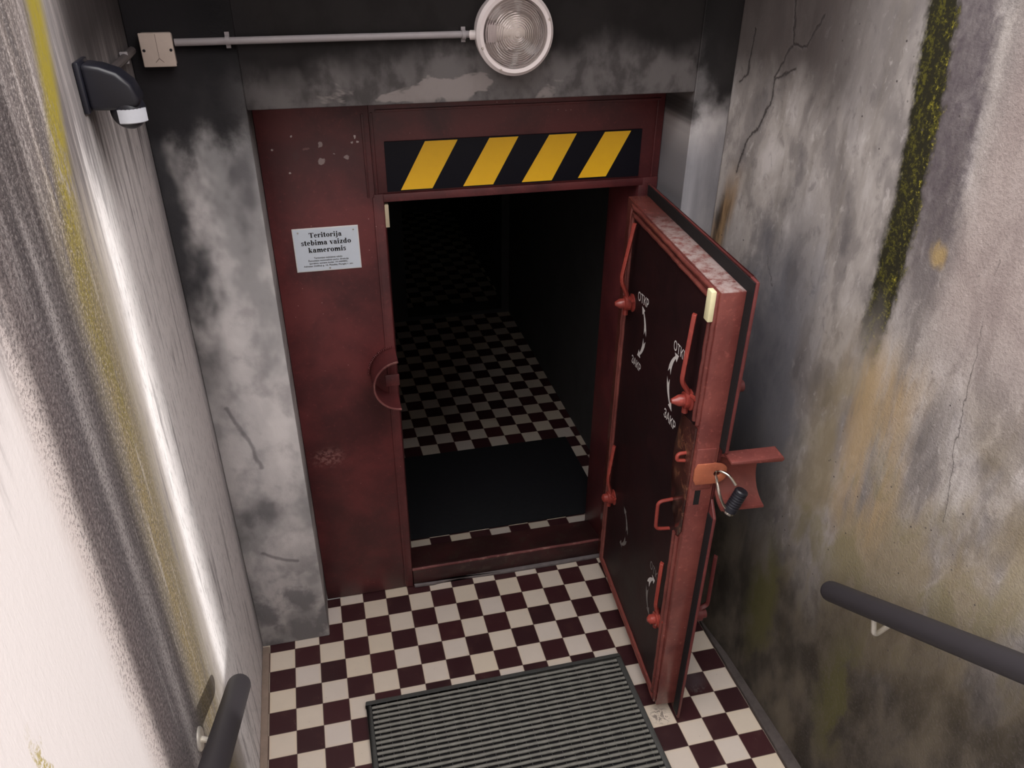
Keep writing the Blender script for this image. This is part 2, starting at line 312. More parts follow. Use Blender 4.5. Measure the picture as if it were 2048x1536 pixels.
def mat_floor():
    g = G('checker_tiles', 0.35, 0.5); x, y, z = g.pos()
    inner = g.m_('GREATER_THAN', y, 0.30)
    sk = g.mul(inner, g.ma(y, 0.036, -0.771))     # inner hall tiles sit a little askew
    u = g.mul(g.add(x, sk), 10.0); v = g.mul(g.add(y, g.mul(inner, -0.056)), 10.0)
    iu = g.m_('FLOOR', u); iv = g.m_('FLOOR', v)
    par = g.m_('MODULO', g.m_('ABSOLUTE', g.add(g.add(iu, iv), 101.0)), 2.0)
    whit = g.m_('LESS_THAN', par, 0.5)
    fu = g.m_('ABSOLUTE', g.sub(g.m_('FRACT', u), 0.5)); fv = g.m_('ABSOLUTE', g.sub(g.m_('FRACT', v), 0.5))
    e = g.mx(fu, fv); grout = g.ss(e, 0.482, 0.492)
    rnd = g.white(g.vec(iu, iv, 0.0)); n = g.noise(g.P, 14.0, 5, 0.6); sp = g.vor(g.vec(x, y, 0.0), 55.0)
    cw = g.mix(rnd, (0.66, 0.56, 0.44), (0.63, 0.555, 0.51)); cw = g.mix(g.mul(n, 0.5), cw, (0.50, 0.43, 0.37))
    cw = g.mix(g.mul(g.ss(e, 0.36, 0.49), 0.25), cw, (0.62, 0.47, 0.30))
    cw = g.scale(cw, g.ma(inner, -0.22, 1.0))  # dimness of the inner hall painted into its white tiles
    cd_ = g.mix(rnd, (0.046, 0.0125, 0.0150), (0.030, 0.0105, 0.0125)); cd_ = g.mix(g.mul(g.ss(n, 0.5, 0.7), 0.35), cd_, (0.075, 0.03, 0.026))
    c = g.mix(whit, cd_, cw)
    c = g.mix(g.mul(g.ss(sp, 0.07, 0.04), g.ss(n, 0.50, 0.58)), c, (0.22, 0.17, 0.14))
    sc = g.ss(g.noise(g.vec(g.mul(x, 38.0), g.mul(y, 38.0), 0.0), 1.0, 4, 0.7, 1.5), 0.50, 0.56)
    sm = g.mul(sc, g.mx(g.blob(x, y, 1.45, -0.655, 0.035, 0.035, 0.4), g.blob(x, y, 1.645, -0.57, 0.03, 0.02, 0.4))); c = g.mix(g.mul(sm, 0.7), c, (0.09, 0.07, 0.065))
    dus = g.mul(g.blob(x, y, 1.63, -0.52, 0.06, 0.05, 0.5), g.sub(1.0, whit)); c = g.mix(g.mul(g.mul(dus, n), 0.6), c, (0.13, 0.12, 0.13))
    c = g.mix(g.mul(grout, 0.8), c, (0.13, 0.095, 0.08))
    g.color(c); g.rough(g.add(0.28, g.mul(n, 0.25))); g.bump(g.add(g.mul(grout, -1.0), g.mul(n, 0.15)), 0.25, 0.002); return g.m

def mat_red(name, base, dark, rough=0.38, chips=False, specks=True, spec=0.5, local=False, worn=None, dust_sheen=None):
    g = G(name, rough, spec); x, y, z = g.pos(local)
    n = g.noise(g.P, 5.0, 5, 0.6, 0.3); f = g.noise(g.P, 60.0, 4, 0.6)
    c = g.mix(g.ss(n, 0.32, 0.68), dark, base)
    c = g.mix(g.mul(g.ss(f, 0.55, 0.75), 0.35), c, tuple(b * 1.7 for b in base))
    if specks:
        v = g.vor(g.P, 38.0); c = g.mix(g.mul(g.ss(v, 0.085, 0.05), g.mul(g.ss(n, 0.50, 0.60), 0.7)), c, (0.45, 0.27, 0.24))
    if worn:
        k = g.noise(g.P, 22.0, 6, 0.7, 0.6); c = g.mix(g.mul(g.ss(k, 0.5, 0.66), 0.8), c, worn)
    if dust_sheen:  # whitish sheen of the box top painted in as dust colour
        dn = g.noise(g.vec(g.mul(x, 30.0), g.mul(y, 30.0), 0.0), 1.0, 5, 0.65); c = g.mix(g.mul(g.mul(g.ss(z, dust_sheen - 0.004, dust_sheen - 0.001), g.ss(x, 0.15, 0.5)), g.ss(dn, 0.30, 0.62)), c, (0.36, 0.28, 0.265))
    if chips:
        wn = g.noise(g.P, 60.0, 4, 0.6); a = g.ma(g.sub(wn, 0.5), 0.018, x); b = g.ma(g.sub(f, 0.5), 0.018, z)
        for (cx, cz, rx, rz) in ((0.440, 1.971, .007, .009), (0.438, 1.918, .011, .010), (0.519, 1.926, .009, .007), (0.55, 1.989, .004, .006), (0.558, 1.973, .003, .005), (0.54, 1.972, .004, .003), (0.335, 1.886, .004, .003), (0.291, 1.963, .004, .003), (0.481, 1.940, .004, .002), (0.353, 2.0, .003, .003)):
            c = g.mix(g.blob(a, b, cx, cz, rx, rz, 0.15), c, (0.66, 0.55, 0.53))
        for (cx, cz, rx, rz) in ((0.394, 1.959, .010, .004), (0.530, 1.940, .012, .012), (0.36, 1.94, .010, .016), (0.48, 1.955, .008, .010)):
            c = g.mix(g.mul(g.blob(a, b, cx, cz, rx, rz, 0.4), 0.75), c, (0.10, 0.035, 0.035) if cx != 0.394 else (0.40, 0.20, 0.18))
        sf = g.mul(g.blob(a, b, 0.335, 0.765, .05, .035, 0.7), g.ss(f, 0.42, 0.6)); c = g.mix(g.mul(sf, 0.55), c, (0.36, 0.19, 0.17))
        c = g.mix(g.mul(g.ss(g.add(z, g.mul(n, 0.15)), 0.16, 0.05), 0.8), c, (0.05, 0.022, 0.022))
        pt = g.blob(x, z, 0.42, 1.935, 0.16, 0.06, 0.35); c = g.mix(g.mul(pt, 0.55), c, (0.085, 0.022, 0.025))
    g.color(c); g.rough(g.add(rough - 0.08, g.mul(n, 0.2))); g.bump(g.add(g.mul(n, 1.0), g.mul(f, 0.25)), 0.35, 0.003); return g.m

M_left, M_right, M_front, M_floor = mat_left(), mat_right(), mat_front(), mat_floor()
M_panel = mat_red('red_panel_paint', (0.145, 0.030, 0.031), (0.070, 0.016, 0.018), 0.42, chips=True)
M_frame = mat_red('red_frame_paint', (0.135, 0.030, 0.031), (0.068, 0.016, 0.018), 0.38)
M_door = mat_red('red_door_paint', (0.225, 0.064, 0.052), (0.13, 0.034, 0.030), 0.22, local=True, dust_sheen=1.742)
M_lever = mat_red('red_lever_paint', (0.34, 0.058, 0.042), (0.24, 0.04, 0.032), 0.24, local=True, specks=False)
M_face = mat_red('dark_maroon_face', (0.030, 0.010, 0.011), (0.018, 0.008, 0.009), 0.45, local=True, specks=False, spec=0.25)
M_back = mat_red('red_outer_plate_paint', (0.16, 0.034, 0.032), (0.10, 0.022, 0.022), 0.5, local=True)
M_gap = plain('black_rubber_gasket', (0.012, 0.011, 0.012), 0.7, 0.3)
M_rust = mat_red('rusty_wedge', (0.085, 0.028, 0.022), (0.030, 0.013, 0.012), 0.22, local=True, specks=False, worn=(0.22, 0.095, 0.055))
M_hasp = mat_red('orange_primer', (0.42, 0.13, 0.065), (0.34, 0.095, 0.055), 0.45, local=True, specks=False)
M_sill = mat_red('worn_sill', (0.060, 0.018, 0.018), (0.030, 0.012, 0.012), 0.40, worn=(0.055, 0.035, 0.028))
M_lip = mat_red('worn_sill_lip', (0.22, 0.075, 0.07), (0.12, 0.035, 0.035), 0.35, worn=(0.28, 0.14, 0.12))
M_dark = plain('dark_render', (0.055, 0.048, 0.046), 0.85, 0.2, var=0.5, vs_=12, bump=0.3)
M_fillet = plain('dark_mortar', (0.075, 0.062, 0.058), 0.8, 0.2, var=0.5, vs_=25, bump=0.4)
M_browntrim = plain('brown_mortar', (0.24, 0.18, 0.145), 0.8, 0.2, var=0.35, vs_=16, bump=0.3)
M_step = plain('stair_concrete', (0.30, 0.28, 0.27), 0.85, 0.2, var=0.3, vs_=8, bump=0.3)
M_ceil = plain('dark_ceiling_concrete', (0.10, 0.09, 0.09), 0.9, 0.2, var=0.4, vs_=5)
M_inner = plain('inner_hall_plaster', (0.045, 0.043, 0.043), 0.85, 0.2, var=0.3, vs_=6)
M_black = plain('sign_black', (0.009, 0.009, 0.014), 0.5, 0.15, var=0.2)
M_yellow = plain('sign_yellow', (0.98, 0.55, 0.018), 0.4, 0.5, var=0.05, vs_=40)
M_notice = plain('notice_plate', (0.70, 0.77, 0.86), 0.35, 0.5, var=0.04)
M_noticeedge = plain('notice_rim', (0.80, 0.80, 0.80), 0.4, 0.5, var=0.03)
M_ink = plain('black_ink', (0.008, 0.008, 0.01), 0.5, 0.4, var=0.0)
M_stencil = plain('white_stencil_paint', (0.72, 0.68, 0.66), 0.5, 0.3, var=0.12, vs_=90)
M_stencilworn = plain('worn_stencil_paint', (0.22, 0.20, 0.19), 0.5, 0.3, var=0.5, vs_=120)
M_lumi = plain('pale_yellow_strip', (0.80, 0.74, 0.46), 0.5, 0.4, var=0.08, vs_=60)
M_lumid = plain('dull_yellow_strip', (0.56, 0.47, 0.33), 0.5, 0.4, var=0.1, vs_=60)
M_steel = plain('polished_steel', (0.62, 0.58, 0.52), 0.22, 0.5, 1.0, var=0.1)
M_chrome = plain('dull_chrome', (0.75, 0.70, 0.62), 0.30, 0.5, 0.55, var=0.15, vs_=60)
M_plastic = plain('black_plastic', (0.012, 0.012, 0.018), 0.33, 0.5, var=0.1)
M_lens = plain('sensor_lens', (0.62, 0.64, 0.70), 0.3, 0.5, var=0.08, vs_=90)
M_rail = plain('grey_rail_plastic', (0.034, 0.030, 0.034), 0.55, 0.35, var=0.12, vs_=10)
M_jbox = plain('beige_box_plastic', (0.56, 0.46, 0.40), 0.5, 0.4, var=0.12, vs_=30)
M_conduit = plain('grey_conduit', (0.33, 0.30, 0.31), 0.45, 0.4, var=0.1, vs_=30)
M_lampbody = plain('white_lamp_plastic', (0.74, 0.66, 0.65), 0.4, 0.5, var=0.06)
M_lampback = plain('silver_reflector', (0.80, 0.76, 0.75), 0.25, 0.5, 0.85, var=0.1, vs_=30)
M_bulb = plain('milky_bulb', (0.90, 0.84, 0.78), 0.35, 0.5, var=0.03)
M_mat = plain('black_mat_rubber', (0.010, 0.010, 0.012), 0.8, 0.2, var=0.3, vs_=60, bump=0.3)
M_matframe = plain('grey_rubber_rim', (0.055, 0.055, 0.052), 0.6, 0.4, var=0.3, vs_=60)
M_bar = plain('grey_mat_bar', (0.17, 0.165, 0.145), 0.5, 0.4, var=0.45, vs_=45, bump=0.2)
gg = G('ribbed_glass', 0.06); gg.b.inputs['Transmission Weight'].default_value = 1.0; gg.b.inputs['IOR'].default_value = 1.4; gg.color((0.97, 0.93, 0.92)); M_glass = gg.m

# ------------------------------------------------------------------ setting
TOP = 2.62
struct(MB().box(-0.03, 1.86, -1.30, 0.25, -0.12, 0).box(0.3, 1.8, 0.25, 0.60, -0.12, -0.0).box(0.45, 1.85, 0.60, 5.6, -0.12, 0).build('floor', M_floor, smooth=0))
struct(MB().box(-0.33, -0.03, -1.95, 0.50, -0.12, 2.95).box(-0.33, -0.03, -4.9, -1.95, -0.12, 2.02).build('wall_left', M_left, smooth=0))
rp = [(1.75, 0.50), (1.75, 0.04), (1.805, -0.25), (1.828, -0.45), (1.845, -0.9), (1.85, -1.285)]
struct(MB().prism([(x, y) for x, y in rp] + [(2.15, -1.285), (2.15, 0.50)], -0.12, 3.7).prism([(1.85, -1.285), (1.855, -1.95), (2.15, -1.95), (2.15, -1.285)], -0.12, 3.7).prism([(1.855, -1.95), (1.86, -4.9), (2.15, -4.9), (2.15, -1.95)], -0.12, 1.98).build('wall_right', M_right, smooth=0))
struct(MB().box(-0.03, 0.245, 0.04, 0.50, 0, 2.95).box(1.62, 1.75, 0.04, 0.50, 0, 2.95).box(0.245, 1.62, 0.04, 0.50, 2.122, 2.95).build('wall_front', M_front, smooth=30, bevel=0.006))
struct(MB().box(1.86, 1.90, -2.783, -2.525, 1.98, 4.2).build('sun_blocker_post', M_step, bevel=0.01))  # unseen post, added to cast the shaded bar on the left wall
struct(MB().box(5.5, 9.0, -4.95, 3.0, 1.9, 8.5).build('sun_blocker_right', M_step, smooth=0))  # unseen block, added to cut off the sun streak with a soft edge
struct(MB().box(-2.2, 4.0, -12.5, -10.0, 1.7, 15.0).build('sky_blocker_behind', M_step, smooth=0))  # unseen block, added to keep low sky light out of the hall
struct(MB().box(-0.33, 2.15, -0.42, 0.5, 2.95, 3.10).build('ceiling', M_ceil, smooth=0))
struct(MB().prism([(1.812, -0.25), (1.84, -0.5), (1.855, -0.9), (1.86, -1.25), (1.80, -1.25), (1.80, -0.25)], 0.0, 0.018).build('trim_1', M_fillet, bevel=0.004))
struct(MB().box(-0.03, -0.002, -1.25, 0.03, 0.0, 0.012).build('trim_2', M_browntrim, bevel=0.004))
struct(MB().prism([(0.632, 0.2495), (0.634, 0.236), (0.72, 0.232), (0.79, 0.241), (0.84, 0.247), (0.90, 0.236), (1.05, 0.230), (1.30, 0.229), (1.54, 0.232), (1.542, 0.2495)], 0.0, 0.014).build('trim_3', plain('grey_mortar', (0.16, 0.14, 0.14), 0.8, 0.2, var=0.4, vs_=30), bevel=0.003))
# inner hall
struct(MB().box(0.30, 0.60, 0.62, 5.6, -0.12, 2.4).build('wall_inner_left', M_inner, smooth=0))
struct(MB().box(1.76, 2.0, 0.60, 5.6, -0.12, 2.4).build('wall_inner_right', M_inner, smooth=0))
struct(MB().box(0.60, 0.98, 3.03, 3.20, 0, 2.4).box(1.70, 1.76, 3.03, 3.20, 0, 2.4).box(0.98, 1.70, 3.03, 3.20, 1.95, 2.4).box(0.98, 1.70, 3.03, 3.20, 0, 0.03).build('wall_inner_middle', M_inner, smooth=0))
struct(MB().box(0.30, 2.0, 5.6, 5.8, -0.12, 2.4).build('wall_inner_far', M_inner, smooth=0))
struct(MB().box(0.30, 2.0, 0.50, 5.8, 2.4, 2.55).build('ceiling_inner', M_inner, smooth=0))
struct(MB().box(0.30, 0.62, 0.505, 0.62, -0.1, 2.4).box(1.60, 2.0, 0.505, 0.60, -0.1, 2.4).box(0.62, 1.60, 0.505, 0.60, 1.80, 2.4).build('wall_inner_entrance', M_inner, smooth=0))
# stairs up to the yard behind the camera
stp = MB()
for k in range(12):
    y1 = -1.30 - 0.28 * k; stp.box(-0.03, 1.86, y1 - 0.28, y1, -0.12, 0.165 * (k + 1))
struct(stp.build('stairs', M_step, bevel=0.006))
struct(MB().box(-4, 6, -9.5, -4.66, 1.78, 1.98).build('ground', M_step, smooth=0))
struct(MB().box(2.15, 6, -4.66, 3, 1.78, 1.98).box(-5, -0.33, -4.66, 3, 1.78, 1.98).build('ground_sides', M_step, smooth=0))

# ------------------------------------------------------------------ steel door frame
FX0, FX1, OX0, OX1 = 0.246, 1.618, 0.627, 1.545
fr = tag(empty('door_frame', (0.246, 0.25, 0)), 'dark red painted steel doorway frame set in the concrete wall', 'door frame')
fr.location = (0, 0, 0)
MB().box(0.2465, 0.600, 0.25, 0.262, 0.004, 2.121).build('side_panel', M_panel, fr, bevel=0.002)
MB().box(0.592, 0.600, 0.2455, 0.25, 0.02, 1.79).box(0.575, 0.583, 0.247, 0.25, 1.79, 2.06).build('weld_seam', M_frame, fr, bevel=0.002)
jb = MB().prism([(0.596, 0.2462), (0.627, 0.244), (0.630, 0.25), (0.655, 0.50), (0.600, 0.50), (0.600, 0.262), (0.596, 0.262)], 0.004, 1.80)
jb.build('jamb', M_frame, fr, bevel=0.003)
MB().prism([(1.545, 0.244), (1.6175, 0.2462), (1.6175, 0.50), (1.53, 0.50)], 0.004, 1.80).build('jamb', M_frame, fr, bevel=0.003)
MB().box(0.6005, 1.6175, 0.25, 0.262, 1.80, 2.121).build('lintel_panel', M_frame, fr, bevel=0.002)
MB().box(0.6005, 1.545, 0.262, 0.50, 1.78, 1.80).box(0.627, 1.56, 0.243, 0.262, 1.772, 1.7995).build('lintel_lip', M_frame, fr, bevel=0.003)
MB().box(0.62, 1.60, 0.2445, 0.25, 2.062, 2.070).box(1.588, 1.594, 0.2455, 0.25, 1.80, 2.065).box(0.604, 0.612, 0.246, 0.25, 1.80, 2.062).build('welded_strip', M_frame, fr, bevel=0.0015)
sill = MB().prism([(0.25, 0.006), (0.25, 0.082), (0.258, 0.094), (0.274, 0.094), (0.278, 0.072), (0.300, 0.060), (0.465, 0.040), (0.485, 0.002)], 0.632, 1.544, axis=0)
sl_ = sill.build('sill', M_sill, fr, bevel=0.003)
MB().tube([(0.63 + 0.0457 * k, 0.256 + random.uniform(-.0012, .0012), 0.094 + random.uniform(-.0015, .0015)) for k in range(21)], 0.0065, 8).build('sill_lip', M_lip, fr)
# half sleeve for the padlock, welded to the jamb
def half_tube(mb, f, c, r0, r1, a0, a1, h0, h1, n=20):
    vs = []
    for h in (h0, h1):
        for r in (r0, r1):
            for k in range(n + 1):
                a = a0 + (a1 - a0) * k / n; vs.append(f(c[0] + r * math.cos(a), c[1] + r * math.sin(a), h))
    m = n + 1; fs = []
    for k in range(n):
        fs += [(k, k + 1, 2 * m + k + 1, 2 * m + k), (m + k, 3 * m + k, 3 * m + k + 1, m + k + 1), (k, m + k, m + k + 1, k + 1), (2 * m + k, 2 * m + k + 1, 3 * m + k + 1, 3 * m + k)]
    fs += [(0, 2 * m, 3 * m, m), (n, m + n, 3 * m + n, 2 * m + n)]
    return mb.raw(vs, fs)
sv = half_tube(MB(), lambda p, q, h: (p, h, q), (0.632, 1.118), 0.104, 0.097, PI * 0.52, PI * 1.48, 0.246, 0.135)
svo = sv.build('padlock_sleeve', M_frame, fr, smooth=40)
MB().tube([(0.632 + 0.1005 * math.cos(PI * (0.52 + 0.96 * k / 20)), 0.134, 1.118 + 0.1005 * math.sin(PI * (0.52 + 0.96 * k / 20))) for k in range(21)], 0.0042, 6).build('sleeve_rim', M_lip, svo)
wb = MB()
for k in range(22):
    a = PI * (0.54 + 0.44 * k / 21 * 1.0); wb.tube([(0.632 + 0.108 * math.cos(a), 0.247, 1.118 + 0.108 * math.sin(a)), (0.632 + 0.110 * math.cos(a + .03), 0.246, 1.118 + 0.110 * math.sin(a + .03))], 0.005 + random.uniform(-.0015, .0015), 6)
wb.build('weld_bead', M_frame, svo)
MB().box(0.578, 0.632, 0.196, 0.204, 1.085, 1.135).build('hasp_tab', M_frame, fr, bevel=0.004)
MB().box(0.6285, 0.6425, 0.246, 0.275, 1.683, 1.762).build('luminous_strip', M_lumid, fr, bevel=0.002)

# ------------------------------------------------------------------ hazard sign
hz = MB().box(0.643, 1.540, 0.2445, 0.2495, 1.806, 1.970).build('hazard_sign', M_black, bevel=0.0015)
tag(hz, 'black metal sign with four yellow diagonal stripes above the doorway', 'sign')
for q in ([(0.777, 1.966), (0.886, 1.966), (0.795, 1.810), (0.688, 1.810)], [(0.994, 1.966), (1.094, 1.966), (1.006, 1.810), (0.901, 1.810)],
          [(1.202, 1.966), (1.300, 1.966), (1.216, 1.811), (1.108, 1.811)], [(1.402, 1.966), (1.498, 1.966), (1.416, 1.813), (1.312, 1.813)]):
    MB().prism(q[::-1], 0.2437, 0.2448, axis=1).build('yellow_stripe', M_yellow, hz, smooth=0)

# ------------------------------------------------------------------ notice sign with serif lettering
def ring(cx, cy, rx, ry, wx, wy, a0=0.0, a1=2 * PI, n=20):
    out = []
    for k in range(n):
        a, b = a0 + (a1 - a0) * k / n, a0 + (a1 - a0) * (k + 1) / n
        def q(t, o): return (cx + (rx - (wx if o else 0)) * math.cos(t), cy + (ry - (wy if o else 0)) * math.sin(t))
        out.append([q(a, 0), q(b, 0), q(b, 1), q(a, 1)])
    return out
def rect(x0, y0, x1, y1): return [[(x0, y0), (x1, y0), (x1, y1), (x0, y1)]]
def para(x0, y0, x1, y1, w_): return [[(x0, y0), (x0 + w_, y0), (x1 + w_, y1), (x1, y1)]]
ST, SF, XH, CH, AS = 0.155, 0.035, 0.47, 0.68, 0.69
def stem(x, y0, y1, top=True, bot=True, full=True):
    o = rect(x, y0, x + ST, y1)
    if bot: o += rect(x - 0.05, y0, x + ST + 0.05, y0 + SF)
    if top: o += [[(x - 0.055, y1 - 0.05), (x, y1 - 0.06), (x + ST, y1), (x - 0.055, y1 - 0.02)]]
    return o
def arch(x0, x1, y): return ring((x0 + x1) / 2 , y, (x1 - x0) / 2, XH - y, ST, 0.06, 0, PI * 0.95, 12)
def glyph(ch):
    if ch == 'T': return rect(0.255, 0, 0.415, CH) + rect(0.18, 0, 0.49, SF) + rect(0.03, CH - 0.05, 0.64, CH) + [[(0.03, CH), (0.03, CH - 0.19), (0.065, CH - 0.19), (0.13, CH - 0.04)]] + [[(0.64, CH), (0.54, CH - 0.04), (0.605, CH - 0.19), (0.64, CH - 0.19)]], 0.66
    if ch == 'e': return ring(0.23, XH / 2, 0.205, XH / 2 + .01, ST * .95, 0.05, 0.0, PI * 1.72, 22) + rect(0.09, 0.25, 0.43, 0.295), 0.46
    if ch == 'r': return stem(0.07, 0, XH) + ring(0.33, XH - 0.11, 0.13, 0.12, 0.10, 0.075, PI * 0.1, PI * 0.85, 10) + ring(0.385, XH - 0.08, 0.065, 0.065, 0.06, 0.06), 0.46
    if ch == 'i': return stem(0.07, 0, XH) + ring(0.147, 0.62, 0.085, 0.085, 0.083, 0.083), 0.30
    if ch == 'j': return rect(0.09, -0.06, 0.245, XH) + [[(0.035, XH - 0.05), (0.09, XH - 0.06), (0.245, XH), (0.035, XH - 0.02)]] + ring(0.07, -0.06, 0.175, 0.14, 0.13, 0.06, -PI * 0.75, 0, 10) + ring(0.167, 0.62, 0.085, 0.085, 0.083, 0.083), 0.33
    if ch == 't': return rect(0.09, 0.07, 0.245, 0.62) + rect(0.01, XH - 0.05, 0.34, XH) + [[(0.02, XH - 0.03), (0.09, XH - .03), (0.245, 0.63), (0.2, 0.63)]] + ring(0.235, 0.10, 0.145, 0.11, 0.12, 0.07, PI, PI * 1.8, 10), 0.36
    if ch == 'o': return ring(0.25, XH / 2, 0.225, XH / 2 + .01, ST, 0.045, 0, 2 * PI, 26), 0.50
    if ch == 'a': return rect(0.265, 0.05, 0.41, 0.34) + ring(0.235, 0.335, 0.175, 0.145, 0.145, 0.05, 0, PI * 0.9, 12) + ring(0.195, 0.135, 0.165, 0.145, 0.13, 0.06, PI * 0.35, PI * 1.75, 16) + [[(0.265, 0.05), (0.33, -0.01), (0.48, 0.03), (0.41, 0.09)]] + ring(0.12, 0.355, 0.07, 0.06, 0.068, 0.058), 0.49
    if ch == 's': return ring(0.19, 0.345, 0.145, 0.135, 0.11, 0.05, PI * 0.12, PI * 1.25, 14) + ring(0.20, 0.125, 0.155, 0.135, 0.12, 0.05, -PI * 0.9, PI * 0.3, 14) + [[(0.08, 0.29), (0.30, 0.18), (0.34, 0.24), (0.12, 0.35)]] + rect(0.30, 0.33, 0.335, 0.48) + rect(0.045, -0.005, 0.08, 0.15), 0.39
    if ch == 'b': return rect(0.07, 0.0, 0.22, AS) + [[(0.01, AS - 0.05), (0.07, AS - 0.06), (0.22, AS), (0.01, AS - 0.02)]] + ring(0.285, XH / 2, 0.215, XH / 2 + .01, ST, 0.05, -PI * 0.8, PI * 0.8, 22), 0.54
    if ch == 'd': return rect(0.30, 0.0, 0.45, AS) + [[(0.23, AS - 0.05), (0.30, AS - 0.06), (0.45, AS), (0.23, AS - 0.02)]] + rect(0.44, 0, 0.51, SF + .01) + ring(0.24, XH / 2, 0.215, XH / 2 + .01, ST, 0.05, PI * 0.2, PI * 1.8, 22), 0.54
    if ch == 'm': return stem(0.07, 0, XH) + arch(0.19, 0.49, 0.27) + rect(0.335, 0, 0.49, 0.28) + rect(0.30, 0, 0.53, SF) + arch(0.46, 0.76, 0.27) + rect(0.605, 0, 0.76, 0.28) + rect(0.57, 0, 0.80, SF), 0.82
    if ch == 'v': return para(0.20, 0.0, 0.03, XH, 0.16) + para(0.25, 0.0, 0.38, XH, 0.045) + rect(0.0, XH - SF, 0.26, XH) + rect(0.32, XH - SF, 0.50, XH), 0.49
    if ch == 'z': return para(0.03, 0.0, 0.24, XH, 0.17) + rect(0.03, 0, 0.42, 0.05) + rect(0.04, XH - 0.05, 0.41, XH) + rect(0.04, XH - 0.14, 0.075, XH) + rect(0.385, 0, 0.42, 0.15), 0.45
    if ch == 'k': return stem(0.07, 0, AS) + para(0.33, 0.0, 0.20, 0.26, 0.17) + para(0.21, 0.18, 0.38, XH, 0.055) + rect(0.31, 0, 0.57, SF) + rect(0.31, XH - SF, 0.50, XH), 0.56
    return [], 0.27
def serif_line(mb, text, xc, zb, width, y, t=0.0009):
    adv = sum(glyph(c)[1] for c in text); s = width / adv; x = xc - width / 2
    for c in text:
        polys, a = glyph(c)
        for p in polys: mb.prism([(x + u * s, zb + v * s * 0.98) for u, v in p], y, y - t, axis=1)
        x += a * s
def text_mesh(txt, size, width=None, bold=0.0):
    cu = bpy.data.curves.new('lettering_curve', 'FONT'); cu.body = txt; cu.size = size; cu.offset = bold; cu.align_x = 'CENTER'; cu.resolution_u = 3
    o = bpy.data.objects.new('lettering_curve', cu); COL.objects.link(o); bpy.context.view_layer.update()
    me = bpy.data.meshes.new_from_object(o); vs = [v.co.copy() for v in me.vertices]; fs = [tuple(p.vertices) for p in me.polygons]
    bpy.data.objects.remove(o); bpy.data.curves.remove(cu); bpy.data.meshes.remove(me)
    if not vs: return [], []
    xs = [v.x for v in vs]; w0 = max(xs) - min(xs); c0 = (max(xs) + min(xs)) / 2; k = (width / w0) if width else 1.0
    return [((v.x - c0) * k, v.y, 0) for v in vs], fs
nt = MB().box(0.314, 0.534, 0.2465, 0.2495, 1.5465, 1.7005).build('notice_sign', M_noticeedge, bevel=0.0008)
tag(nt, 'small pale blue notice plate with black Lithuanian lettering on the red panel', 'sign')
MB().box(0.3175, 0.5305, 0.2459, 0.2467, 1.550, 1.697).build('sign_face', M_notice, nt, smooth=0)
lt = MB()
serif_line(lt, 'Teritorija', 0.4225, 1.6675, 0.110, 0.2459)
serif_line(lt, 'stebima vaizdo', 0.4225, 1.6410, 0.168, 0.2459)
serif_line(lt, 'kameromis', 0.4235, 1.6150, 0.127, 0.2459)
for txt, xc, zb, wd in (('Teritorijos stebėjimą vykdo', 0.4235, 1.5925, 0.096), ('Žemaitijos nacionalinio parko direkcija', 0.4235, 1.5830, 0.137),
                        ('(juridinio asmens kodas 191440985).', 0.4235, 1.5735, 0.130), ('Adresas: Didžioji g. 10, Plateliai, Plungės r. sav.', 0.4225, 1.5640, 0.168)):
    flat = txt.replace('ė', 'e').replace('ą', 'a')
    v_, f_ = text_mesh(flat, 0.0078, wd, 0.00012)
    wid = lambda t: (lambda q: (max(a for a, _, _ in q) - min(a for a, _, _ in q)) if q else 0)(text_mesh(t, 0.0078, None, 0.00012)[0])
    kx = wd / wid(flat)
    for ci, ch in enumerate(txt):            # dots and tails of the Lithuanian letters
        if ch in 'ėą':
            xr = xc - wd / 2 + kx * (wid(flat[:ci + 1])) ; xm = xr - 0.0021 * kx
            if ch == 'ė': lt.box(xm - 0.0005, xm + 0.0005, 0.2451, 0.2453, zb + 0.0049, zb + 0.0058)
            else: lt.box(xr - 0.0010, xr - 0.0003, 0.2451, 0.2453, zb - 0.0012, zb + 0.0002)
    lt.raw([(xc + a, 0.2453, zb + b) for a, b, _ in v_], f_)
lt.build('lettering', M_ink, nt, smooth=0, fix=False)
for (sx, sz) in ((0.333, 1.686), (0.517, 1.686), (0.426, 1.5555)):
    MB().lathe([(0.0, 0.0028), (0.002, 0.0025), (0.0033, 0.0)], Matrix.Translation((sx, 0.2459, sz)) @ Matrix.Rotation(PI / 2, 4, 'X'), 12).build('screw', M_steel, nt)

# ------------------------------------------------------------------ steel door (local x runs from hinge to lock side, -y is the inner face)
DO = Vector((1.577, 0.236, 0)); DA = math.atan2(-0.9967, -0.0816)
DO = Vector((1.577, 0.25, 0))
dr = tag(empty('steel_door', DO, DA), 'open heavy dark red steel bunker door with levers on its inner face', 'door')
def DW(s, n, z):                                     # door point to world
    c, q = math.cos(DA), math.sin(DA); return Vector((DO.x + s * c + n * q, DO.y + s * q - n * c, z))
MB().box(0.012, 0.903, 0.0, 0.010, 0.015, 1.782).prism([(0.903, 0.015), (0.945, 0.015), (0.945, 0.985), (0.903, 1.035)], 0.0, 0.010, axis=1).prism([(0.903, 1.235), (0.945, 1.235), (0.945, 1.782), (0.903, 1.782)], 0.0, 0.010, axis=1).build('outer_plate', M_back, dr, bevel=0.003)
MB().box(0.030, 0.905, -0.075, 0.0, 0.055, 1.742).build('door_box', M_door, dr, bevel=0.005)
_sl = MB().box(0.9055, 0.941, -0.0035, -0.0002, 0.03, 0.982).box(0.9055, 0.941, -0.0035, -0.0002, 1.237, 1.7425).box(0.03, 0.941, -0.0035, -0.0002, 1.7425, 1.779)  # black band on the plate flange, beyond the door box
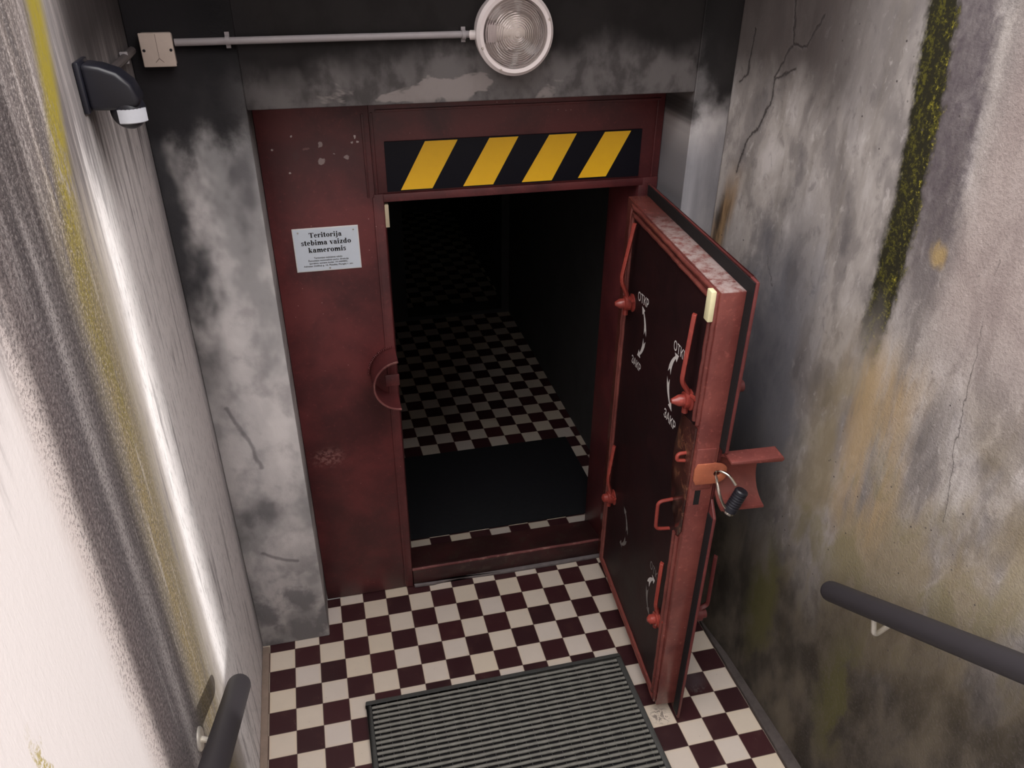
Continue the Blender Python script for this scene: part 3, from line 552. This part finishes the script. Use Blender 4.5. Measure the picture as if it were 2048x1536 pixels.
_sl.build('black_band', M_gap, dr, smooth=0)
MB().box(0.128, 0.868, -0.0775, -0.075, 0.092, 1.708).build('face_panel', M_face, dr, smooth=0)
def wav(pts, a=0.0012, step=0.03):
    out = []
    for p, q in zip(pts, pts[1:]):
        p, q = Vector(p), Vector(q); n = max(1, int((q - p).length / step))
        for k in range(n): out.append(p.lerp(q, k / n) + Vector([random.uniform(-a, a) for _ in range(3)]))
    return out + [Vector(pts[-1])]
for (s0, s1, z0, z1, r) in ((0.104, 0.893, 0.075, 1.730, 0.0075), (0.128, 0.868, 0.098, 1.706, 0.0085)):
    MB().tube(wav([(s1, -0.079, 1.315), (s1, -0.079, z1), (s0, -0.079, z1), (s0, -0.079, z0), (s1, -0.079, z0), (s1 - 0.012, -0.079, 0.52), (s1 - 0.02, -0.079, 0.865)]), r, 8).build('gasket_ridge', M_door, dr, smooth=60)
# rusty wedge plate on the lock side
MB().prism([(0.752, 1.160), (0.775, 1.285), (0.893, 1.300), (0.893, 0.90), (0.872, 0.862), (0.790, 0.945), (0.755, 1.06)], -0.075, -0.0815, axis=1).build('wedge_plate', M_rust, dr, bevel=0.003)
MB().box(0.9035, 0.9065, -0.058, -0.040, 1.02, 1.075).build('latch_slot', M_gap, dr, smooth=0)
# levers
def lever(s, nb, zb, bend, end, nt_, mat=M_lever, inner=True, w=0.0115, cone=0.145):
    sg = -1 if inner else 1; l0 = 0.075 if inner else 0.010
    hub = MB().lathe([(0.0, l0 - .002), (0.034, l0 - .002), (0.034, l0 + 0.006), (0.026, l0 + 0.010), (0.022, nb - 0.012), (0.027, nb - 0.010), (0.027, nb + 0.010), (0.019, nb + 0.012), (0.018, nb + 0.028), (0.007, cone), (0.0, cone)],
                     Matrix.Translation((s, 0, zb)) @ Matrix.Rotation(PI / 2 if inner else -PI / 2, 4, 'X'), 20)
    pts = fillet([(s, sg * nb, zb), (s + 0.002, sg * nb, zb + 0.03), (s + 0.002, sg * bend[0], bend[1]), (s + 0.004, sg * end[0], end[1])], 0.03)
    o = MB().tube(pts, w, 4, flat=((0, 1, 0), 0.75, 1.1)).build('locking_lever', mat, dr, bevel=0.002, smooth=50)
    h = hub.build('lever_hub', mat, o, smooth=40)
    if inner:
        MB().tube([(s + 0.028, -nb, zb + 0.03), (s + 0.055, -nb + 0.004, zb + 0.034)], 0.0075, 8).tube([(s - 0.006, -nb, zb - 0.022), (s - 0.006, -nb, zb - 0.048)], 0.010, 8).build('locking_pin', mat, o)
    return o
lever(0.200, 0.100, 1.400, (0.130, 1.490), (0.098, 1.700), 0.1, cone=0.145)
lever(0.815, 0.088, 1.355, (0.114, 1.420), (0.104, 1.642), 0.1, cone=0.138)
lever(0.200, 0.095, 0.505, (0.112, 0.600), (0.097, 0.772), 0.1, cone=0.130)
lever(0.815, 0.080, 0.425, (0.094, 0.492), (0.094, 0.700), 0.1, cone=0.118)
lever(0.815, 0.055, 1.390, (0.070, 1.440), (0.066, 1.640), 0.1, mat=M_back, inner=False, cone=0.075)
lever(0.815, 0.075, 0.425, (0.105, 0.470), (0.100, 0.705), 0.1, mat=M_back, inner=False, cone=0.10)
# pull handle and eye
MB().tube(fillet([(0.800, -0.074, 0.964), (0.800, -0.130, 0.957), (0.800, -0.127, 0.842), (0.800, -0.074, 0.838)], 0.018), 0.0062, 10).build('pull_handle', M_lever, dr)
MB().tube(fillet([(0.850, -0.078, 1.184), (0.850, -0.108, 1.182), (0.850, -0.110, 1.158), (0.850, -0.078, 1.154)], 0.012), 0.0058, 10).build('eye_loop', M_lever, dr)
MB().box(0.868, 0.899, -0.100, -0.084, 1.652, 1.742).build('luminous_strip', M_lumi, dr, bevel=0.003)
# hasp ear with hole, facing the stairs
def ear():
    mb = MB(); yc, zc, r = 0.0, 1.143, 0.0115; outl = []
    y0, y1, z0, z1 = -0.074, 0.030, 1.105, 1.182
    n = 24; hole = [(yc + r * math.cos(2 * PI * k / n), zc + r * math.sin(2 * PI * k / n)) for k in range(n)]
    for k in range(n):
        a = 2 * PI * k / n; d = Vector((math.cos(a), math.sin(a)))
        t = min([(y1 - yc) / d.x if d.x > 1e-6 else 9, (y0 - yc) / d.x if d.x < -1e-6 else 9, (z1 - zc) / d.y if d.y > 1e-6 else 9, (z0 - zc) / d.y if d.y < -1e-6 else 9])
        p = Vector((yc, zc)) + d * t
        if d.x > 0: q = Vector((p.x - 0.012, p.y)); 
        rr = 0.032
        if d.x > 0 and t > rr: p = Vector((yc, zc)) + d * max(rr, min(t, rr * 1.12))
        outl.append(tuple(p))
    for h0, h1 in ((0.908, 0.916),):
        vs = [(h, p[0], p[1]) for h in (h0, h1) for L in (hole, outl) for p in L]
        fs = []
        for k in range(n):
            j = (k + 1) % n
            fs += [(k, j, n + j, n + k), (2 * n + k, 3 * n + k, 3 * n + j, 2 * n + j), (k, 2 * n + k, 2 * n + j, j), (n + k, n + j, 3 * n + j, 3 * n + k)]
        mb.raw(vs, fs)
    return mb
ear().build('hasp_ear', M_hasp, dr, bevel=0.0015)
MB().box(0.9045, 0.912, -0.074, -0.012, 1.085, 1.235).build('edge_patch', M_door, dr, bevel=0.003)
# outer half sleeve and its rim
hs = half_tube(MB(), lambda p, q, h: (p, h, q), (0.962, 1.128), 0.098, 0.090, PI * 0.50, PI * 1.5, 0.011, 0.150)
hso = hs.build('padlock_sleeve', M_door, dr, smooth=40)
MB().prism([(0.004, 1.222), (0.165, 1.218), (0.172, 1.226), (0.166, 1.236), (0.004, 1.232)], 0.925, 0.985, axis=0).build('sleeve_rim', M_door, hso, bevel=0.003)
# hinges between leaf and frame
for z in (0.35, 1.50):
    MB().lathe([(0, 0), (0.016, 0), (0.016, 0.13), (0, 0.13)], Matrix.Translation((0.030, 0.026, z)), 16).build('hinge_barrel', M_back, dr)
# stencil writing and arrows on the face
def face_text(txt, s0, s1, zc, size, rot=0.0, mat=M_stencil, name='stencil_text'):
    v_, f_ = text_mesh(txt, size, s1 - s0, 0.0004); mid = (min(b for _, b, _ in v_) + max(b for _, b, _ in v_)) / 2; sc_ = (s0 + s1) / 2
    k = size / max(1e-6, (max(b for _, b, _ in v_) - min(b for _, b, _ in v_)))
    pts = []
    for a, b, _ in v_:
        b = (b - mid) * k; pts.append((sc_ + a * math.cos(rot) - b * math.sin(rot), -0.0785, zc + a * math.sin(rot) + b * math.cos(rot)))
    return MB().raw(pts, f_).build(name, mat, dr, smooth=0, fix=False)
face_text('ОТКР', 0.255, 0.372, 1.462, 0.034, 0.14)
face_text('ЗАКР', 0.252, 0.360, 1.206, 0.032, 0.10)
face_text('ОТКР', 0.636, 0.745, 1.456, 0.034, 0.06)
face_text('ЗАКР', 0.626, 0.735, 1.200, 0.034, 0.06)
face_text('ОТКР', 0.682, 0.785, 0.575, 0.034, 0.06, M_stencilworn)
def arrow(cx, cz, r, a0, a1, mat=M_stencil, w=0.010):   # tail at a0 with swallow cut, head at a1
    mb = MB(); n = 12; da = (a1 - a0); hd = 0.30
    def q(a, rr): return (cx + rr * math.cos(a), -0.0787, cz + rr * math.sin(a))
    vs = []; fs = []
    for k in range(n + 1):
        a = a0 + da * (1 - hd) * k / n; ww = w * (1.25 - 0.8 * k / n); vs += [q(a, r - ww), q(a, r + ww)]
        if k == 0: vs[-2] = q(a - da * .16, r - ww); vs[-1] = q(a - da * .16, r + ww)
    vs.append(q(a0 + da * 0.04, r)); 
    fs.append((0, 2, len(vs) - 1)); fs.append((1, len(vs) - 1, 3)); fs.append((2, 3, len(vs) - 1))
    for k in range(1, n): fs.append((2 * k, 2 * k + 1, 2 * k + 3, 2 * k + 2))
    b = len(vs); ah = a0 + da * (1 - hd); vs += [q(ah, r - w * 1.7), q(ah, r + w * 1.7), q(a1, r)]; fs.append((b, b + 1, b + 2))
    return mb.raw(vs, fs).build('stencil_arrow', mat, dr, smooth=0, fix=False)
arrow(0.258, 1.340, 0.110, math.radians(12), math.radians(62)); arrow(0.258, 1.340, 0.110, math.radians(-12), math.radians(-62))
arrow(0.742, 1.335, 0.115, math.radians(168), math.radians(118)); arrow(0.742, 1.335, 0.115, math.radians(192), math.radians(242))
arrow(0.300, 0.470, 0.105, math.radians(12), math.radians(68), M_stencilworn); arrow(0.300, 0.470, 0.105, math.radians(-20), math.radians(-72), M_stencilworn)
arrow(0.790, 0.450, 0.105, math.radians(160), math.radians(115), M_stencil); arrow(0.790, 0.450, 0.105, math.radians(185), math.radians(240), M_stencilworn)

# ------------------------------------------------------------------ padlock hanging from the hasp ear
pk = tag(empty('padlock', DW(0.945, -0.05, 1.02)), 'black ribbed padlock with steel shackle hanging on the hasp of the open door', 'padlock')
pk.location = (0, 0, 0)
A, B = DW(0.965, -0.066, 1.108), DW(0.965, -0.034, 1.022)
ax = (B - A); L = ax.length; Mx = Matrix.Translation(A) @ ax.to_track_quat('Z', 'Y').to_matrix().to_4x4()
prof = [(0.0, 0.0), (0.018, 0.0), (0.021, 0.004)]
for k in range(6): z_ = 0.012 + k * 0.009; prof += [(0.021, z_), (0.0185, z_ + 0.002), (0.0185, z_ + 0.004), (0.021, z_ + 0.006)]
prof += [(0.021, L - 0.012), (0.016, L - 0.010), (0.016, L), (0.0, L)]
MB().lathe(prof, Mx, 28).build('lock_body', M_plastic, pk, smooth=30)
MB().lathe([(0.0165, L - 0.008), (0.0172, L - 0.004), (0.0165, L - 0.001)], Mx, 28).lathe([(0, L + 0.006), (0.005, L + 0.005), (0.006, L - .001)], Mx, 16).build('lock_collar', M_steel, pk)
sh = [DW(0.950, -0.050, 1.118), DW(0.932, -0.030, 1.145), DW(0.912, -0.008, 1.150), DW(0.904, 0.0, 1.141), DW(0.935, 0.006, 1.125), DW(0.958, 0.004, 1.100), DW(0.965, -0.008, 1.068), DW(0.965, -0.026, 1.040)]
def smooth_path(p, n=4):
    out = []
    for i in range(len(p) - 1):
        a, b, c, d = p[max(i - 1, 0)], p[i], p[i + 1], p[min(i + 2, len(p) - 1)]
        for k in range(n):
            t = k / n; out.append(0.5 * ((2 * b) + (c - a) * t + (2 * a - 5 * b + 4 * c - d) * t * t + (3 * b - a - 3 * c + d) * t ** 3))
    return out + [p[-1]]
MB().tube(smooth_path(sh), 0.0048, 10).build('shackle', M_steel, pk)

# ------------------------------------------------------------------ bulkhead lamp
LC = Vector((1.012, 0.04, 2.312))
lm = tag(empty('bulkhead_lamp', LC), 'round white wall lamp with ribbed glass dome above the doorway', 'lamp')
RX = Matrix.Rotation(PI / 2, 4, 'X')                 # local z to -y
MB().lathe([(0.0, 0.001), (0.108, 0.001), (0.110, 0.012), (0.110, 0.045), (0.113, 0.047), (0.113, 0.058), (0.104, 0.068), (0.094, 0.066), (0.094, 0.050), (0.098, 0.046), (0.098, 0.010), (0.0, 0.010)], RX, 56).build('lamp_housing', M_lampbody, lm, smooth=40)
MB().lathe([(0.0, 0.012), (0.075, 0.012), (0.094, 0.040), (0.094, 0.044)], RX, 48).build('reflector', M_lampback, lm)
pr_ = []
for k in range(33):
    r = 0.0935 * k / 32; h = 0.060 + 0.026 * (1 - (r / 0.0935) ** 2) + (0.0013 if k % 2 else -0.0013) * (1 if k > 1 else 0); pr_.append((max(r, 0.0), h))
MB().lathe(pr_ + [(0.0935, 0.055), (0.05, 0.0755), (0.0, 0.081)], RX, 64).build('glass_dome', M_glass, lm, smooth=20)
MB().box(-0.085, -0.045, -0.052, -0.012, -0.026, 0.026).build('lamp_holder', M_lampbody, lm, bevel=0.006)
MB().lathe([(0.0, 0.0), (0.017, 0.0), (0.019, 0.02), (0.030, 0.045), (0.030, 0.070), (0.018, 0.090), (0.0, 0.095)], Matrix.Translation((-0.045, -0.034, 0)) @ Matrix.Rotation(PI / 2, 4, 'Y'), 24).build('bulb', M_bulb, lm)
for a in (200, 245, 20, 110):
    MB().lathe([(0, 0.0035), (0.0025, 0.003), (0.0035, 0)], Matrix.Translation((0.1035 * math.cos(math.radians(a)), -0.068, 0.1035 * math.sin(math.radians(a)))) @ RX, 10).build('screw', M_steel, lm)
MB().box(-0.108, -0.106, -0.0, -0.0, 0, 0) if False else None
MB().tube([(-0.098, -0.028, -0.005), (-0.122, -0.017, -0.006)], 0.013, 12).build('cable_gland', M_lampbody, lm)

# ------------------------------------------------------------------ conduit and junction box
cz, cy = 2.3065, 0.0275
cn = tag(empty('conduit', (0, 0, 0)), 'horizontal grey cable conduit between junction box and round lamp', 'pipe')
MB().tube([(0.090, cy, cz - 0.002), (0.50, cy, cz), (0.889, cy, cz + 0.001)], 0.0095, 12).build('pipe', M_conduit, cn)
for x_ in (0.225, 0.872):
    MB().tube([(x_ + 0.0001 * k, cy, cz) for k in (-55, 55)], 0.0125, 12).box(x_ - 0.006, x_ + 0.006, 0.034, 0.040, cz - 0.020, cz + 0.020).build('pipe_clip', M_conduit, cn)
jx = tag(empty('junction_box', (0.046, 0.04, 2.29)), 'square beige junction box at the upper left end of the conduit', 'box')
MB().box(-0.040, 0.040, -0.030, -0.0005, -0.041, 0.040).build('box_body', M_jbox, jx, bevel=0.006, seg=3)
MB().box(-0.041, 0.041, -0.034, -0.028, -0.042, 0.041).build('box_lid', M_jbox, jx, bevel=0.005, seg=3)
for sx in (-0.033, 0.034):
    MB().lathe([(0.0, 0.0355), (0.0035, 0.0352), (0.0042, 0.033)], Matrix.Translation((sx, 0, -0.001)) @ RX, 12).build('screw', M_ink, jx)
MB().box(0.0005, 0.0015, -0.0345, -0.0335, -0.022, 0.038).raw([(0.001, -0.0345, -0.022), (0.002, -0.0345, -0.020), (0.012, -0.0345, -0.030), (0.011, -0.0345, -0.031)], [(0, 1, 2, 3)]).raw([(0.001, -0.0345, -0.022), (0.0, -0.0345, -0.020), (-0.010, -0.0345, -0.030), (-0.009, -0.0345, -0.031)], [(0, 1, 2, 3)]).build('lid_mark', plain('faint_mark', (0.20, 0.15, 0.13), 0.6), jx, smooth=0)
c2 = tag(empty('conduit', (0, 0, 0)), 'short dark conduit on the left wall between motion sensor and junction box', 'pipe')
MB().tube([(-0.018, -0.49, 2.285), (-0.018, -0.10, 2.287), (-0.018, 0.015, 2.289)], 0.0105, 10).build('pipe', plain('brownish_conduit', (0.09, 0.075, 0.075), 0.5), c2)
MB().box(-0.029, -0.010, -0.105, -0.093, 2.273, 2.301).build('pipe_clip', M_conduit, c2, bevel=0.002)

# ------------------------------------------------------------------ motion sensor on the left wall
sn = tag(empty('motion_sensor', (-0.03, -0.545, 2.295)), 'black motion sensor with pale lens mounted high on the left wall', 'sensor')
MB().box(0.0005, 0.012, -0.045, 0.045, -0.048, 0.050).build('base_plate', M_plastic, sn, bevel=0.004)
body = [(0.010, -0.043), (0.010, 0.046), (0.045, 0.040), (0.075, 0.028), (0.098, 0.006), (0.108, -0.022), (0.106, -0.040), (0.060, -0.045)]
MB().prism(body, -0.038, 0.038, axis=1).build('sensor_body', M_plastic, sn, bevel=0.010, seg=4, smooth=60)
bl = [(0.036 * math.sin(PI * k / 16), -0.036 * math.cos(PI * k / 16)) for k in range(17)]
hd = MB().lathe(bl, Matrix.Translation((0.078, -0.006, -0.050)), 28).build('sensor_head', M_plastic, sn)
MB().lathe([(0.0385, 0.010), (0.0385, -0.016), (0.036, -0.018), (0.035, 0.010)], Matrix.Translation((0.078, -0.006, -0.052)), 20, math.radians(-115), math.radians(-20)).build('lens', M_lens, hd)

# ------------------------------------------------------------------ handrails
def rail(name, p, q, label, brackets, wallx):
    p, q = Vector(p), Vector(q); r = 0.031
    root = tag(empty(name, (0, 0, 0)), label, 'handrail', 'handrails on the stair walls')
    d = (q - p).normalized(); pts = []; rr = []
    for k in range(7):
        a = PI / 2 * k / 6; pts.append(p - d * (r * math.cos(a)) + d * r); rr.append(max(0.002, r * math.sin(a)))
    pts.append(q); rr.append(r)
    MB().tube(pts, rr, 24).build('rail_tube', M_rail, root, smooth=50)
    for t in brackets:
        c = p + d * t; sgn = 1 if wallx > c.x else -1
        b = MB().tube(fillet([c + Vector((0, 0, -r * 0.9)), c + Vector((0.006 * sgn, -0.014, -0.088)), Vector((wallx - 0.004 * sgn, c.y + 0.015, c.z - 0.078))], 0.02), 0.0075, 10).build('bracket', M_chrome, root)
        MB().lathe([(0, 0), (0.030, 0), (0.030, 0.004), (0.026, 0.007), (0, 0.007)], Matrix.Translation((wallx, c.y + 0.015, c.z - 0.078)) @ Matrix.Rotation(-PI / 2 * sgn, 4, 'Y'), 20).build('rosette', M_chrome, b)
    return root
rail('handrail', (1.745, -0.962, 0.890), (1.755, -3.60, 2.403), 'dark grey round handrail on the right wall', (0.23, 1.4, 2.6), 1.8475)
rail('handrail', (0.052, -0.862, 0.838), (0.090, -3.60, 2.405), 'dark grey round handrail on the left wall', (0.235, 1.4, 2.6), -0.030)

# ------------------------------------------------------------------ mats
mt = tag(empty('doormat', (0, 0, 0)), 'grey ribbed grating doormat on the tiles before the door', 'mat')
XA, XB, YA, YB = 0.362, 1.397, -0.992, -0.343
MB().box(XA, XB, YB - 0.020, YB, 0.0005, 0.017).box(XA, XB, YA, YA + 0.020, 0.0005, 0.017).box(XA, XA + 0.020, YA + 0.02, YB - 0.02, 0.0005, 0.017).box(XB - 0.020, XB, YA + 0.02, YB - 0.02, 0.0005, 0.017).build('rim', M_matframe, mt, bevel=0.003)
MB().box(XA + 0.02, XB - 0.02, YA + 0.02, YB - 0.02, 0.0004, 0.002).build('backing', M_gap, mt, smooth=0)
nb_ = 27; pitch = (YB - YA - 0.04) / nb_
for k in range(nb_):
    yk = YB - 0.02 - pitch * (k + 0.5)
    pts = [(XA + 0.021 + 0.0402 * j, yk + random.uniform(-.0007, .0007), 0.0115 + random.uniform(-.0006, .0006)) for j in range(25)] + [(XB - 0.021, yk, 0.0115)]
    MB().tube(pts, [0.0062 + (0.0006 if j % 2 else -0.0004) for j in range(26)], 8).build('rib', M_bar, mt, smooth=60)
for j in range(25):
    xj = XA + 0.04 + 0.0398 * j
    MB().tube([(xj, YA + 0.02, 0.0125), (xj, YB - 0.02, 0.0125)], 0.0014, 5).build('cross_wire', M_matframe, mt)
im = MB().box(0.625, 1.665, 0.56, 1.252, 0.0005, 0.009).build('rubber_mat', M_mat, bevel=0.003)
tag(im, 'black rubber mat just inside the doorway on the checkered floor', 'mat')
